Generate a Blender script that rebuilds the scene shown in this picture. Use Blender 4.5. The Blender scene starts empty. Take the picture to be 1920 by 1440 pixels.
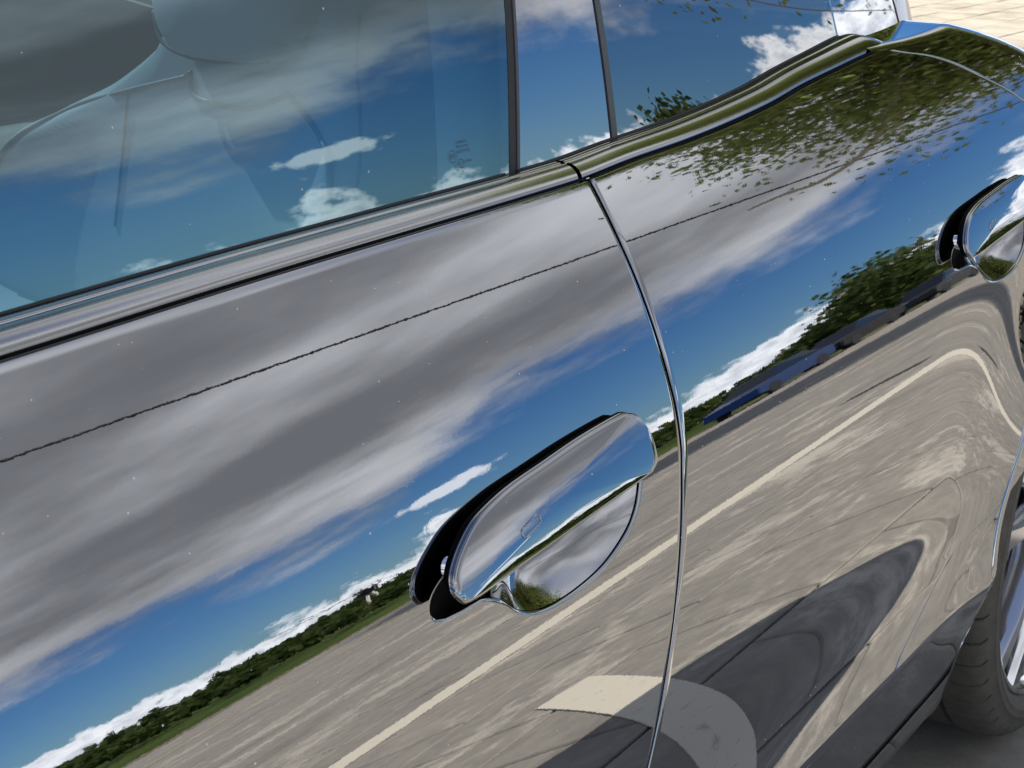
import bpy, math, random
import numpy as np
from mathutils import Vector, Matrix
random.seed(7); rng = np.random.default_rng(7)
S = bpy.context.scene
COL = S.collection
R = math.radians

# ---------------------------------------------------------------- camera
def cam_axes(yaw, pitch, roll):
    f = np.array([math.cos(yaw)*math.cos(pitch), math.sin(yaw)*math.cos(pitch), -math.sin(pitch)])
    r = np.array([math.sin(yaw), -math.cos(yaw), 0.0]); u = np.cross(r, f)
    c, s = math.cos(roll), math.sin(roll)
    return c*r+s*u, -s*r+c*u, f
CAM = np.array([-.795, -.527, 1.205])
r_, u_, f_ = cam_axes(R(34.9), R(18.5), R(.6))
cd = bpy.data.cameras.new('camera'); co = bpy.data.objects.new('camera', cd); COL.objects.link(co)
cd.sensor_width = 36; cd.lens = 36*2900/1920; cd.clip_start = .02; cd.clip_end = 3000
m = Matrix.Identity(4)
for i in range(3):
    m[i][0], m[i][1], m[i][2], m[i][3] = r_[i], u_[i], -f_[i], CAM[i]
co.matrix_world = m
S.camera = co
cd.dof.use_dof = True; cd.dof.focus_distance = 1.25; cd.dof.aperture_fstop = 40

# ---------------------------------------------------------------- node helper
class NT:
    def __init__(s, tree): s.t = tree; s.n = tree.nodes; s.l = tree.links
    def new(s, typ, **kw):
        n = s.n.new(typ)
        for k, v in kw.items(): setattr(n, k, v)
        return n
    def put(s, sock, v):
        if isinstance(v, bpy.types.NodeSocket): s.l.new(v, sock)
        else: sock.default_value = v
    def math(s, op, a, b=None, c=None, clamp=False):
        n = s.new('ShaderNodeMath', operation=op, use_clamp=clamp)
        s.put(n.inputs[0], a)
        if b is not None: s.put(n.inputs[1], b)
        if c is not None: s.put(n.inputs[2], c)
        return n.outputs[0]
    def add(s, a, b): return s.math('ADD', a, b)
    def sub(s, a, b): return s.math('SUBTRACT', a, b)
    def mul(s, a, b): return s.math('MULTIPLY', a, b)
    def step(s, x, a, b):
        n = s.new('ShaderNodeMapRange', interpolation_type='SMOOTHSTEP'); n.clamp = True
        s.put(n.inputs[0], x); s.put(n.inputs[1], a); s.put(n.inputs[2], b); return n.outputs[0]
    def mix(s, f, a, b):
        n = s.new('ShaderNodeMix', data_type='RGBA'); s.put(n.inputs[0], f); s.put(n.inputs[6], a); s.put(n.inputs[7], b); return n.outputs[2]
    def noise(s, vec, scale, detail=6, rough=.55, dist=0.0, dims='3D'):
        n = s.new('ShaderNodeTexNoise', noise_dimensions=dims); s.put(n.inputs['Vector'], vec); n.inputs['Scale'].default_value = scale
        n.inputs['Detail'].default_value = detail; n.inputs['Roughness'].default_value = rough; n.inputs['Distortion'].default_value = dist
        return n.outputs['Fac']
    def comb(s, x, y, z=0.0):
        n = s.new('ShaderNodeCombineXYZ'); s.put(n.inputs[0], x); s.put(n.inputs[1], y); s.put(n.inputs[2], z); return n.outputs[0]
    def curve(s, x, pts, lo, hi, vlo, vhi):
        mr = s.new('ShaderNodeMapRange'); s.put(mr.inputs[0], x); mr.inputs[1].default_value = lo; mr.inputs[2].default_value = hi
        n = s.new('ShaderNodeFloatCurve'); s.put(n.inputs['Value'], mr.outputs[0])
        c = n.mapping.curves[0]
        P = [((a-lo)/(hi-lo), (b-vlo)/(vhi-vlo)) for a, b in pts]
        c.points[0].location = P[0]; c.points[1].location = P[-1]
        for p in P[1:-1]: c.points.new(*p)
        n.mapping.update()
        return s.add(s.mul(n.outputs[0], vhi-vlo), vlo)

# ---------------------------------------------------------------- world: Nishita sky with clouds
SUN = Vector((0.06, 0.685, 0.715)).normalized()
SUN_EL = math.asin(SUN.z); SUN_ROT = math.atan2(SUN.x, SUN.y)
W = bpy.data.worlds.new('World'); S.world = W; W.use_nodes = True
W.cycles.sampling_method = 'MANUAL'; W.cycles.sample_map_resolution = 512
t = NT(W.node_tree); t.n.clear()
out = t.new('ShaderNodeOutputWorld'); bg = t.new('ShaderNodeBackground'); t.l.new(bg.outputs[0], out.inputs[0])
sky = t.new('ShaderNodeTexSky', sky_type='NISHITA', sun_disc=False, sun_elevation=SUN_EL, sun_rotation=SUN_ROT, altitude=200)
sky.air_density = 1.0; sky.dust_density = .25; sky.ozone_density = 2.5
bg.inputs[1].default_value = .076
tc = t.new('ShaderNodeTexCoord'); D = tc.outputs['Generated']
nrm = t.new('ShaderNodeVectorMath', operation='NORMALIZE'); t.l.new(D, nrm.inputs[0]); D = nrm.outputs[0]
sp = t.new('ShaderNodeSeparateXYZ'); t.l.new(D, sp.inputs[0]); dx, dy, dz = sp.outputs
el = t.mul(t.math('ARCSINE', dz), 180/math.pi)
az = t.mul(t.math('ARCTAN2', dy, dx), 180/math.pi)
cu = t.comb(t.add(t.mul(az, .30), 11.3), t.add(t.mul(el, .42), 4.7), 0.0)
# plane-projected coordinates for the high cloud sheet
inv = t.math('DIVIDE', 1.0, t.math('MAXIMUM', t.add(dz, .10), .02))
pc = t.comb(t.mul(dx, inv), t.mul(dy, inv), 3.3)
n_big = t.noise(pc, .9, 1, .5, dims='2D'); n_mid = t.noise(pc, 1.5, 4, .5, dims='2D'); n_fine = t.noise(pc, 5.0, 3, .5, dims='2D')
dirn2 = t.noise(cu, 1.3, 4, .6, dims='2D')
edge = t.curve(az, [(-180, 14), (-90, 12), (-60, 8.6), (-52, 8.2), (-47, 7.2), (-43, 8.4), (-38, 11), (-31, 10.2), (-26, 10.2), (-20, 11.2), (-12, 11.2), (0, 14), (90, 18), (180, 14)], -180, 180, 0, 40)
dd = t.add(t.sub(el, edge), t.mul(t.sub(n_mid, .5), 5.0))
dd = t.add(dd, t.mul(t.sub(dirn2, .5), 3.0))
deck = t.step(dd, -1.2, 3.2)
hole = t.step(t.add(el, t.mul(t.sub(n_big, .5), 90)), 42, 62)          # broken cover overhead
deck = t.mul(deck, t.sub(1.0, t.mul(hole, .8)))
# sheet brightness: grey bases with lighter streaks
shade = t.add(t.mul(n_mid, .75), t.add(t.mul(n_fine, .25), t.mul(n_big, .60)))
elb = t.curve(el, [(-90, .0), (8, .10), (13, -.06), (16, -.12), (20, .20), (24, .16), (28, -.10), (34, .16), (50, .1), (90, .1)], -90, 90, -.3, .3)
shade = t.add(shade, elb)
br = t.step(shade, .50, 1.30)
deckcol = t.mix(br, (2.7, 2.8, 3.05, 1), (10.2, 10.4, 10.8, 1))
# thin bright rim at the sheet's edge
rim = t.mul(t.step(dd, .2, 1.6), t.sub(1.0, t.step(dd, 1.6, 4.5)))
deckcol = t.mix(t.mul(rim, .28), deckcol, (10, 10, 10.2, 1))
# cumulus along the horizon
top = t.curve(az, [(-180, 4), (-90, 3.6), (-62, 3.2), (-56, 2.9), (-52, 2.5), (-48, 3.0), (-45.2, 3.0), (-43.4, 5.0), (-41.5, 2.8), (-39.6, 2.4), (-38.2, 3.4), (-36, 2.8), (-33, 3.2), (-29, 4.0), (-25, 4.2), (-20, 6.2), (-14, 8.2), (-5, 8.6), (40, 7), (180, 4)], -180, 180, 0, 20)
cn = t.noise(cu, .75, 4, .6, dims='2D'); cn2 = t.noise(cu, 2.8, 5, .62, dims='2D')
cd_ = t.add(t.sub(top, el), t.mul(t.sub(cn, .5), 4.2))
cd_ = t.add(cd_, t.mul(t.sub(cn2, .5), 2.6))
cum = t.step(cd_, 0.15, 1.1)
cumcol = t.mix(t.step(t.add(cd_, t.mul(cn2, 4.0)), 1.2, 6.5), (19, 19.3, 19.6, 1), (7.4, 8.0, 9.2, 1))
# a few loose puffs
puff = None
for (pa, pe, ra, re) in [(-42.3, 6.4, 2.2, .65), (-12.5, 12.5, 1.6, .9)]:
    qa = t.mul(t.sub(az, pa), 1/ra); qe = t.mul(t.sub(el, pe), 1/re)
    g = t.sub(1.15, t.math('SQRT', t.add(t.mul(qa, qa), t.mul(qe, qe))))
    g = t.add(g, t.mul(t.sub(cn2, .5), 1.6))
    g = t.step(g, .1, .55)
    puff = g if puff is None else t.math('MAXIMUM', puff, g)
base = sky.outputs[0]
hsv = t.new('ShaderNodeHueSaturation'); hsv.inputs['Saturation'].default_value = 1.2; t.l.new(base, hsv.inputs['Color']); base = hsv.outputs[0]
vm = t.new('ShaderNodeVectorMath', operation='MULTIPLY'); t.l.new(base, vm.inputs[0]); vm.inputs[1].default_value = (.47, .69, .97); base = vm.outputs[0]
c = t.mix(deck, base, deckcol)
c = t.mix(t.mul(puff, .72), c, (16.5, 16.8, 17.2, 1))
c = t.mix(cum, c, cumcol)
t.l.new(c, bg.inputs[0])

sl = bpy.data.lights.new('sun', 'SUN'); so = bpy.data.objects.new('sun', sl); COL.objects.link(so)
sl.energy = 4.2; sl.angle = R(.53); sl.color = (1, .915, .79)
so.rotation_euler = SUN.to_track_quat('Z', 'Y').to_euler()
S.view_settings.view_transform = 'Standard'; S.view_settings.look = 'None'
S.view_settings.exposure = .72; S.view_settings.gamma = 1; S.view_settings.use_curve_mapping = False
S.cycles.max_bounces = 6; S.cycles.transparent_max_bounces = 10; S.cycles.glossy_bounces = 4; S.cycles.diffuse_bounces = 2
S.cycles.caustics_reflective = False; S.cycles.caustics_refractive = False

# ---------------------------------------------------------------- materials
MATS = {}
def mat(name, col=(.5, .5, .5), rough=.5, metal=0.0, spec=.5, build=None):
    if name in MATS: return MATS[name]
    M = bpy.data.materials.new(name); M.use_nodes = True; n = NT(M.node_tree)
    b = M.node_tree.nodes['Principled BSDF']
    b.inputs['Base Color'].default_value = (*col, 1); b.inputs['Roughness'].default_value = rough
    b.inputs['Metallic'].default_value = metal; b.inputs['Specular IOR Level'].default_value = spec
    if build: build(n, b, M)
    MATS[name] = M; return M
def geo_pos(n): return n.new('ShaderNodeNewGeometry').outputs['Position']
def bump(n, b, h, strength, dist):
    bp = n.new('ShaderNodeBump'); bp.inputs['Strength'].default_value = strength; bp.inputs['Distance'].default_value = dist
    n.l.new(h, bp.inputs['Height']); n.l.new(bp.outputs[0], b.inputs['Normal'])
def paint_nodes(n, b, M):
    p = geo_pos(n)
    v = n.new('ShaderNodeTexVoronoi'); v.inputs['Scale'].default_value = 150; n.l.new(p, v.inputs['Vector'])
    hs = n.new('ShaderNodeSeparateColor'); n.l.new(v.outputs['Color'], hs.inputs[0])
    size = n.mul(n.math('POWER', hs.outputs[1], 4.0), .105)
    dust = n.mul(n.math('LESS_THAN', v.outputs['Distance'], size), n.math('GREATER_THAN', hs.outputs[0], .2))
    film = n.noise(p, 900, 2, .5)
    f2 = n.step(film, .62, .80)
    n.l.new(n.mix(n.mul(dust, .9), n.mix(n.mul(f2, .10), (.40, .405, .42, 1), (.55, .55, .56, 1)), (.85, .85, .84, 1)), b.inputs['Base Color'])
    n.l.new(n.add(n.mul(dust, .5), .012), b.inputs['Roughness'])
    peel = n.add(n.noise(p, 260, 2, .5), n.mul(n.noise(p, 90, 2, .5), 1.2))
    bump(n, b, peel, .0065, .0006)
PAINT = mat('black_gloss_paint', (.4, .405, .42), .012, 1.0, build=paint_nodes)
def trim_nodes(n, b, M):
    p = geo_pos(n); f = n.noise(p, 420, 3, .6)
    n.l.new(n.mix(n.step(f, .5, .75), (.42, .42, .42, 1), (.47, .47, .46, 1)), b.inputs['Base Color'])
    n.l.new(n.add(n.mul(f, .06), .08), b.inputs['Roughness'])
TRIM = mat('dark_chrome_trim', (.36, .36, .36), .1, 1.0, build=trim_nodes)
CHROME = mat('chrome', (.8, .8, .82), .06, 1.0)
RIMM = mat('polished_alloy', (.72, .73, .75), .12, 1.0)
RIMD = mat('dark_alloy', (.05, .055, .065), .25, .6)
BLACK = mat('black_plastic_gap_shade', (.004, .004, .005), .30, spec=.25)
RUBBER = mat('black_rubber', (.02, .02, .021), .55)
SEAL = mat('grey_rubber_seal', (.07, .072, .078), .4)
LINER = mat('arch_liner_felt', (.012, .012, .013), .9)
def clad_nodes(n, b, M):
    p = geo_pos(n); a = n.noise(p, 9, 6, .65); g = n.noise(p, 300, 3, .6)
    n.l.new(n.mix(n.add(n.mul(n.step(a, .4, .7), .55), n.mul(n.step(g, .6, .75), .3)), (.07, .068, .066, 1), (.17, .155, .13, 1)), b.inputs['Base Color'])
    n.l.new(n.add(n.mul(a, .3), .3), b.inputs['Roughness'])
CLAD = mat('grey_sill_plastic', (.085, .082, .078), .42, build=clad_nodes)
def tyre_nodes(n, b, M):
    p = geo_pos(n); f = n.noise(p, 60, 5, .6)
    n.l.new(n.mix(f, (.060, .054, .045, 1), (.15, .135, .11, 1)), b.inputs['Base Color'])
    bump(n, b, n.noise(p, 500, 2, .5), .25, .001)
TYRE = mat('dusty_tyre_rubber', (.08, .074, .066), .75, build=tyre_nodes)
def glass_mat(name, refl, tint, rcol=(1, 1, 1)):
    M = bpy.data.materials.new(name); M.use_nodes = True; n = NT(M.node_tree); n.n.clear()
    o = n.new('ShaderNodeOutputMaterial'); g = n.new('ShaderNodeBsdfGlossy'); g.inputs['Roughness'].default_value = .004
    g.inputs['Color'].default_value = (*rcol, 1)
    tr = n.new('ShaderNodeBsdfTransparent'); tr.inputs[0].default_value = (*tint, 1)
    fr = n.new('ShaderNodeFresnel'); fr.inputs[0].default_value = refl
    p = geo_pos(n)
    v = n.new('ShaderNodeTexVoronoi'); v.inputs['Scale'].default_value = 80; n.l.new(p, v.inputs['Vector'])
    hs = n.new('ShaderNodeSeparateColor'); n.l.new(v.outputs['Color'], hs.inputs[0])
    dust = n.mul(n.math('LESS_THAN', v.outputs['Distance'], n.mul(n.math('POWER', hs.outputs[1], 3.0), .09)), n.math('GREATER_THAN', hs.outputs[0], .6))
    df = n.new('ShaderNodeBsdfDiffuse'); df.inputs[0].default_value = (.7, .7, .7, 1)
    mx = n.new('ShaderNodeMixShader'); n.l.new(fr.outputs[0], mx.inputs[0]); n.l.new(tr.outputs[0], mx.inputs[1]); n.l.new(g.outputs[0], mx.inputs[2])
    m2 = n.new('ShaderNodeMixShader'); n.l.new(n.mul(dust, .7), m2.inputs[0]); n.l.new(mx.outputs[0], m2.inputs[1]); n.l.new(df.outputs[0], m2.inputs[2])
    n.l.new(m2.outputs[0], o.inputs[0]); MATS[name] = M; return M
GLASS = glass_mat('tinted_window_glass', 2.8, (.36, .68, .88), (.74, .95, 1.0))
PRIV = glass_mat('dark_privacy_glass', 3.6, (.03, .035, .04))
PANEL = mat('gloss_black_pillar', (.42, .42, .43), .008, 1.0)
def leather_nodes(n, b, M):
    p = geo_pos(n)
    v = n.new('ShaderNodeTexVoronoi'); v.inputs['Scale'].default_value = 650; n.l.new(p, v.inputs['Vector'])
    bump(n, b, v.outputs['Distance'], .12, .0008)
LEATHER = mat('light_grey_leather', (.40, .41, .41), .5, build=leather_nodes)
PIPING = mat('dark_grey_piping', (.09, .095, .10), .5)
CARPET = mat('dark_cabin_trim', (.05, .055, .06), .8)
DOORCARD = mat('grey_door_card', (.50, .53, .54), .6)
def belt_nodes(n, b, M):
    p = geo_pos(n); sp = n.new('ShaderNodeSeparateXYZ'); n.l.new(p, sp.inputs[0])
    a = n.add(n.mul(sp.outputs[0], 1800), n.mul(sp.outputs[2], 1400))
    n.l.new(n.mix(n.step(n.math('SINE', a), -.5, .5), (.22, .24, .25, 1), (.45, .47, .48, 1)), b.inputs['Base Color'])
WEB = mat('woven_belt_webbing', (.3, .3, .3), .7, build=belt_nodes)

# ---------------------------------------------------------------- mesh helpers
def link(name, me, parent=None, m=None):
    o = bpy.data.objects.new(name, me); COL.objects.link(o)
    if parent is not None: o.parent = parent
    if m is not None and me is not None: me.materials.append(m)
    return o
def mesh(name, V, F, m=None, parent=None, smooth=True, sharp=None):
    me = bpy.data.meshes.new(name)
    me.from_pydata([tuple(map(float, v)) for v in V], [], [tuple(map(int, f)) for f in F])
    if smooth: me.polygons.foreach_set('use_smooth', [True]*len(me.polygons))
    if sharp: me.set_sharp_from_angle(angle=R(sharp))
    me.update()
    return link(name, me, parent, m)
def empty(name, loc=(0, 0, 0), parent=None):
    o = bpy.data.objects.new(name, None); COL.objects.link(o); o.location = loc; o.empty_display_size = .1
    if parent is not None: o.parent = parent
    return o
def tag(o, label=None, cat=None, group=None, kind=None):
    if label: o['label'] = label
    if cat: o['category'] = cat
    if group: o['group'] = group
    if kind: o['kind'] = kind
    return o
def gridfaces(nr, nc, off=0, flip=False, skip=None):
    F = []
    for i in range(nr-1):
        for j in range(nc-1):
            if skip and skip(i, j): continue
            a = off+i*nc+j
            q = (a, a+1, a+nc+1, a+nc)
            F.append(q[::-1] if flip else q)
    return F
def box(name, x0, x1, y0, y1, z0, z1, m, parent=None, bev=0.0):
    V = [(x, y, z) for x in (x0, x1) for y in (y0, y1) for z in (z0, z1)]
    F = [(0, 1, 3, 2), (4, 6, 7, 5), (0, 4, 5, 1), (2, 3, 7, 6), (0, 2, 6, 4), (1, 5, 7, 3)]
    o = mesh(name, V, F, m, parent, smooth=False)
    if bev:
        b = o.modifiers.new('bevel', 'BEVEL'); b.width = bev; b.segments = 3
    return o
def tube_vf(pts, rad, seg=8, off=0, caps=True):
    pts = [np.array(p, float) for p in pts]; n = len(pts); V = []; F = []
    rr = rad if hasattr(rad, '__len__') else [rad]*n
    up = np.array([.13, .21, .97])
    for i, p in enumerate(pts):
        d = pts[min(i+1, n-1)]-pts[max(i-1, 0)]; d = d/(np.linalg.norm(d)+1e-12)
        a = np.cross(d, up)
        if np.linalg.norm(a) < 1e-3: a = np.cross(d, np.array([1., 0, 0]))
        a /= np.linalg.norm(a); b = np.cross(d, a)
        for k in range(seg):
            th = 2*math.pi*k/seg; V.append(p+rr[i]*(math.cos(th)*a+math.sin(th)*b))
    for i in range(n-1):
        for k in range(seg):
            F.append((off+i*seg+k, off+i*seg+(k+1) % seg, off+(i+1)*seg+(k+1) % seg, off+(i+1)*seg+k))
    if caps:
        F.append(tuple(off+k for k in range(seg))[::-1]); F.append(tuple(off+(n-1)*seg+k for k in range(seg)))
    return V, F
def tube(name, pts, rad, m, parent=None, seg=8):
    V, F = tube_vf(pts, rad, seg); return mesh(name, V, F, m, parent)
def catmull(P, n, closed=False):
    P = np.array(P, float); N = len(P); out = []
    segs = N if closed else N-1
    for i in range(segs):
        if closed: p0, p1, p2, p3 = P[(i-1) % N], P[i], P[(i+1) % N], P[(i+2) % N]
        else: p0, p1, p2, p3 = P[max(i-1, 0)], P[i], P[i+1], P[min(i+2, N-1)]
        for k in range(n):
            s = k/n
            out.append(.5*((2*p1)+(-p0+p2)*s+(2*p0-5*p1+4*p2-p3)*s*s+(-p0+3*p1-3*p2+p3)*s**3))
    if not closed: out.append(P[-1])
    return np.array(out)

# ---------------------------------------------------------------- the body's side surface
KZ = np.array([.12, .17, .22, .27, .34, .428, .440, .46, .49, .52, .555, .60, .65, .72, .80, .85, .90, .95, 1.00, 1.03, 1.06])
KT = np.array([-60, -50, -40, -16, -12, -11, 14, 12, 7, 2, -1, 2.0, 6.5, 12.6, 18.8, 22.6, 26.5, 30.5, 35.5, 40, 46.])
ZZ = np.linspace(.12, 1.06, 941)
def pchip(x, xk, yk):
    h = np.diff(xk); d = np.diff(yk)/h; mm = np.zeros(len(xk))
    for i in range(1, len(xk)-1):
        if d[i-1]*d[i] > 0:
            w1 = 2*h[i]+h[i-1]; w2 = h[i]+2*h[i-1]; mm[i] = (w1+w2)/(w1/d[i-1]+w2/d[i])
    mm[0] = d[0]; mm[-1] = d[-1]
    i = np.clip(np.searchsorted(xk, x)-1, 0, len(h)-1); s = (x-xk[i])/h[i]
    return yk[i]*(1+2*s)*(1-s)**2+mm[i]*h[i]*s*(1-s)**2+yk[i+1]*s*s*(3-2*s)+mm[i+1]*h[i]*s*s*(s-1)
def integ(zs, tt, z0):
    g = np.tan(tt); y = np.concatenate([[0], np.cumsum((g[1:]+g[:-1])/2*np.diff(zs))]); return y-np.interp(z0, zs, y)
YY = integ(ZZ, np.radians(pchip(ZZ, KZ, KT)), .80)
def sm(a): a = np.clip(a, 0, 1); return a*a*a*(a*(a*6-15)+10)
def cub(z):                                     # smooth lookup so that the gloss shows no facets
    z = np.asarray(z, float); h = ZZ[1]-ZZ[0]; q = np.clip((z-ZZ[0])/h, 1, len(ZZ)-3.001); i = q.astype(int); s = q-i
    p0, p1, p2, p3 = YY[i-1], YY[i], YY[i+1], YY[i+2]
    return .5*((2*p1)+(-p0+p2)*s+(2*p0-5*p1+4*p2-p3)*s*s+(-p0+3*p1-3*p2+p3)*s**3)
FA = .060
def Y(x, z):
    x = np.asarray(x, float); z = np.asarray(z, float)
    env = sm((z-.30)/.2)*(1-sm((z-.48)/.32))
    return cub(z)-FA*sm((x-.70)/.40)*env+.5*np.maximum(0, x-1.2)**2+.25*np.maximum(0, -1.3-x)**2
def nrmY(x, z, e=8e-4):
    n = np.stack([(Y(x+e, z)-Y(x-e, z))/(2*e), -np.ones_like(np.asarray(x, float)), (Y(x, z+e)-Y(x, z-e))/(2*e)], -1)
    return n/np.linalg.norm(n, axis=-1, keepdims=True)
ZTx = np.array([-2.3, -1.0, -.35, -.17, .17, .26, .355, .52, .61, .70, .80, .95]); ZTz = np.array([.86, .966, .974, .977, .980, .984, .987, .997, 1.006, 1.013, 1.020, 1.026])
def ztop(x): return pchip(np.asarray(x, float), ZTx, ZTz)
GPz = np.array([.40, .44, .568, .614, .665, .712, .766, .791, .821, .857, .903, .946, .982, 1.03]); GPx = np.array([.03, .040, .088, .106, .128, .149, .172, .182, .188, .190, .191, .189, .187, .184])
def gapx(z): return pchip(np.asarray(z, float), GPz, GPx)
CUz = np.array([.40, .440, .447, .455, .468, .488, .505, .516, .56, .63, .72, .80, .87, .92, .949, .974, .997, 1.008, 1.016, 1.03]); CUx = np.array([.55, .572, .588, .613, .653, .713, .770, .828, .90, .99, 1.09, 1.17, 1.205, 1.175, 1.119, 1.046, .972, .92, .86, .78])
def cutx(z): return pchip(np.asarray(z, float), CUz, CUx)
WX, WZ, WA = 1.265, .37, .435                     # rear wheel centre and arch radius
ZB = .438                                       # door bottom edge
GO = -.045                                      # level of the yard
CY = 1.0                                        # the car's centre plane

car = empty('car', (0, 0, 0))
tag(car, 'glossy black sedan mirroring clouds, trees and the lined yard in its doors', 'car')

def flange(V, F, loop, outdir, normals, steps=((.0004, .0001), (.0008, .0005), (.0010, .0012), (.0010, .022))):
    """turn a panel's edge inwards: loop = vertex ids in order, outdir = unit vectors pointing off the panel"""
    n = len(loop); prev = list(loop)
    base = [np.array(V[i]) for i in loop]
    for (o, d) in steps:
        cur = []
        for k in range(n):
            cur.append(len(V)); V.append(base[k]+outdir[k]*o-normals[k]*d)
        for k in range(n):
            k2 = (k+1) % n
            F.append((prev[k], cur[k], cur[k2], prev[k2]))
        prev = cur

def door_panel(name, xl, xr, zb, zt, hand, parent, ucols, vrows, hx=None):
    """side panel between two shut lines; hand = (rect i0,i1,j0,j1) computed from the recess rectangle"""
    nv, nu = len(vrows), len(ucols)
    X = np.zeros((nv, nu)); Zs = np.zeros((nv, nu))
    for i, v in enumerate(vrows):
        z0 = zb+v*(.985-zb)
        a, b = float(xl(z0)), float(xr(z0))
        for it in range(4):
            zr = min(float(zb+v*(zt(b)-zb)), 1.03); b = float(xr(zr))
            zl = float(zb+v*(zt(a)-zb)); a = float(xl(zl))
        x = a+ucols*(b-a); X[i] = x; Zs[i] = zb+v*(zt(x)-zb)
    V = [np.array(p) for p in np.stack([X, Y(X, Zs), Zs], -1).reshape(-1, 3)]
    F = []
    rect = None
    if hand is not None:
        (hx0, hx1, hz0, hz1) = hand
        jj = [j for j in range(nu) if hx0 <= X[nv//2, j] <= hx1]; ii = [i for i in range(nv) if hz0 <= Zs[i, (jj[0]+jj[-1])//2] <= hz1]
        rect = (ii[0], ii[-1], jj[0], jj[-1])
    def skip(i, j): return rect and rect[0] <= i < rect[1] and rect[2] <= j < rect[3]
    F += gridfaces(nv, nu, 0, False, skip)
    # outer edge loop
    loop = [j for j in range(nu)]+[i*nu+nu-1 for i in range(1, nv)]+[(nv-1)*nu+j for j in range(nu-2, -1, -1)]+[i*nu for i in range(nv-2, 0, -1)]
    P = np.array([V[i] for i in loop]); N = nrmY(P[:, 0], P[:, 2])
    T = np.roll(P, -1, 0)-np.roll(P, 1, 0); T /= np.linalg.norm(T, axis=1, keepdims=True)
    O = np.cross(T, N); O /= np.linalg.norm(O, axis=1, keepdims=True)
    flange(V, F, loop, list(O), list(N))
    global DARKFROM; DARKFROM = (len(F)-len(loop), len(F))
    return X, Zs, V, F, rect, nu

# recess outline and paddle outline (x, z) of the front door handle
CUT = [(-.1345, .7790), (-.1285, .7870), (-.1120, .7945), (-.0800, .8010), (-.0348, .8065), (.0255, .8100), (.0796, .8120), (.1054, .8110), (.1205, .8050), (.1240, .7930), (.1163, .7776), (.1050, .7640), (.0866, .7520), (.0504, .7400), (.0065, .7358), (-.0300, .7385), (-.0520, .7470), (-.0680, .7600), (-.0850, .7670), (-.1080, .7675), (-.1270, .7695), (-.1335, .7740)]
PAD = [(-0.1248, 0.7886), (-0.1134, 0.7851), (-0.0499, 0.7883), (0.0285, 0.7922), (0.0979, 0.7954), (0.1091, 0.797), (0.1184, 0.8026), (0.121, 0.8179), (0.115, 0.83), (0.1058, 0.8347), (0.0933, 0.8358), (0.044, 0.8344), (-0.0029, 0.8313), (-0.0424, 0.8285), (-0.0703, 0.8245), (-0.0902, 0.8197), (-0.108, 0.8114), (-0.1208, 0.8027), (-0.1257, 0.7955)]
HC = np.array([-.008, .775])

def by_angle(outline, cen, q, sx=.34):
    """outline point in direction of point q seen from cen (x squeezed so that long shapes sample evenly)"""
    return None
def sample_outline(poly, cen, angs, sx=.34):
    d = poly-cen; d = d*np.array([sx, 1.0]); a = np.unwrap(np.arctan2(d[:, 1], d[:, 0]))
    if a[-1] < a[0]: a = a[::-1]; poly = poly[::-1]
    a2 = np.concatenate([a-2*math.pi, a, a+2*math.pi]); p2 = np.concatenate([poly]*3)
    o = np.argsort(a2, kind='stable')
    return np.stack([np.interp(angs, a2[o], p2[o, k]) for k in (0, 1)], 1)

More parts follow.
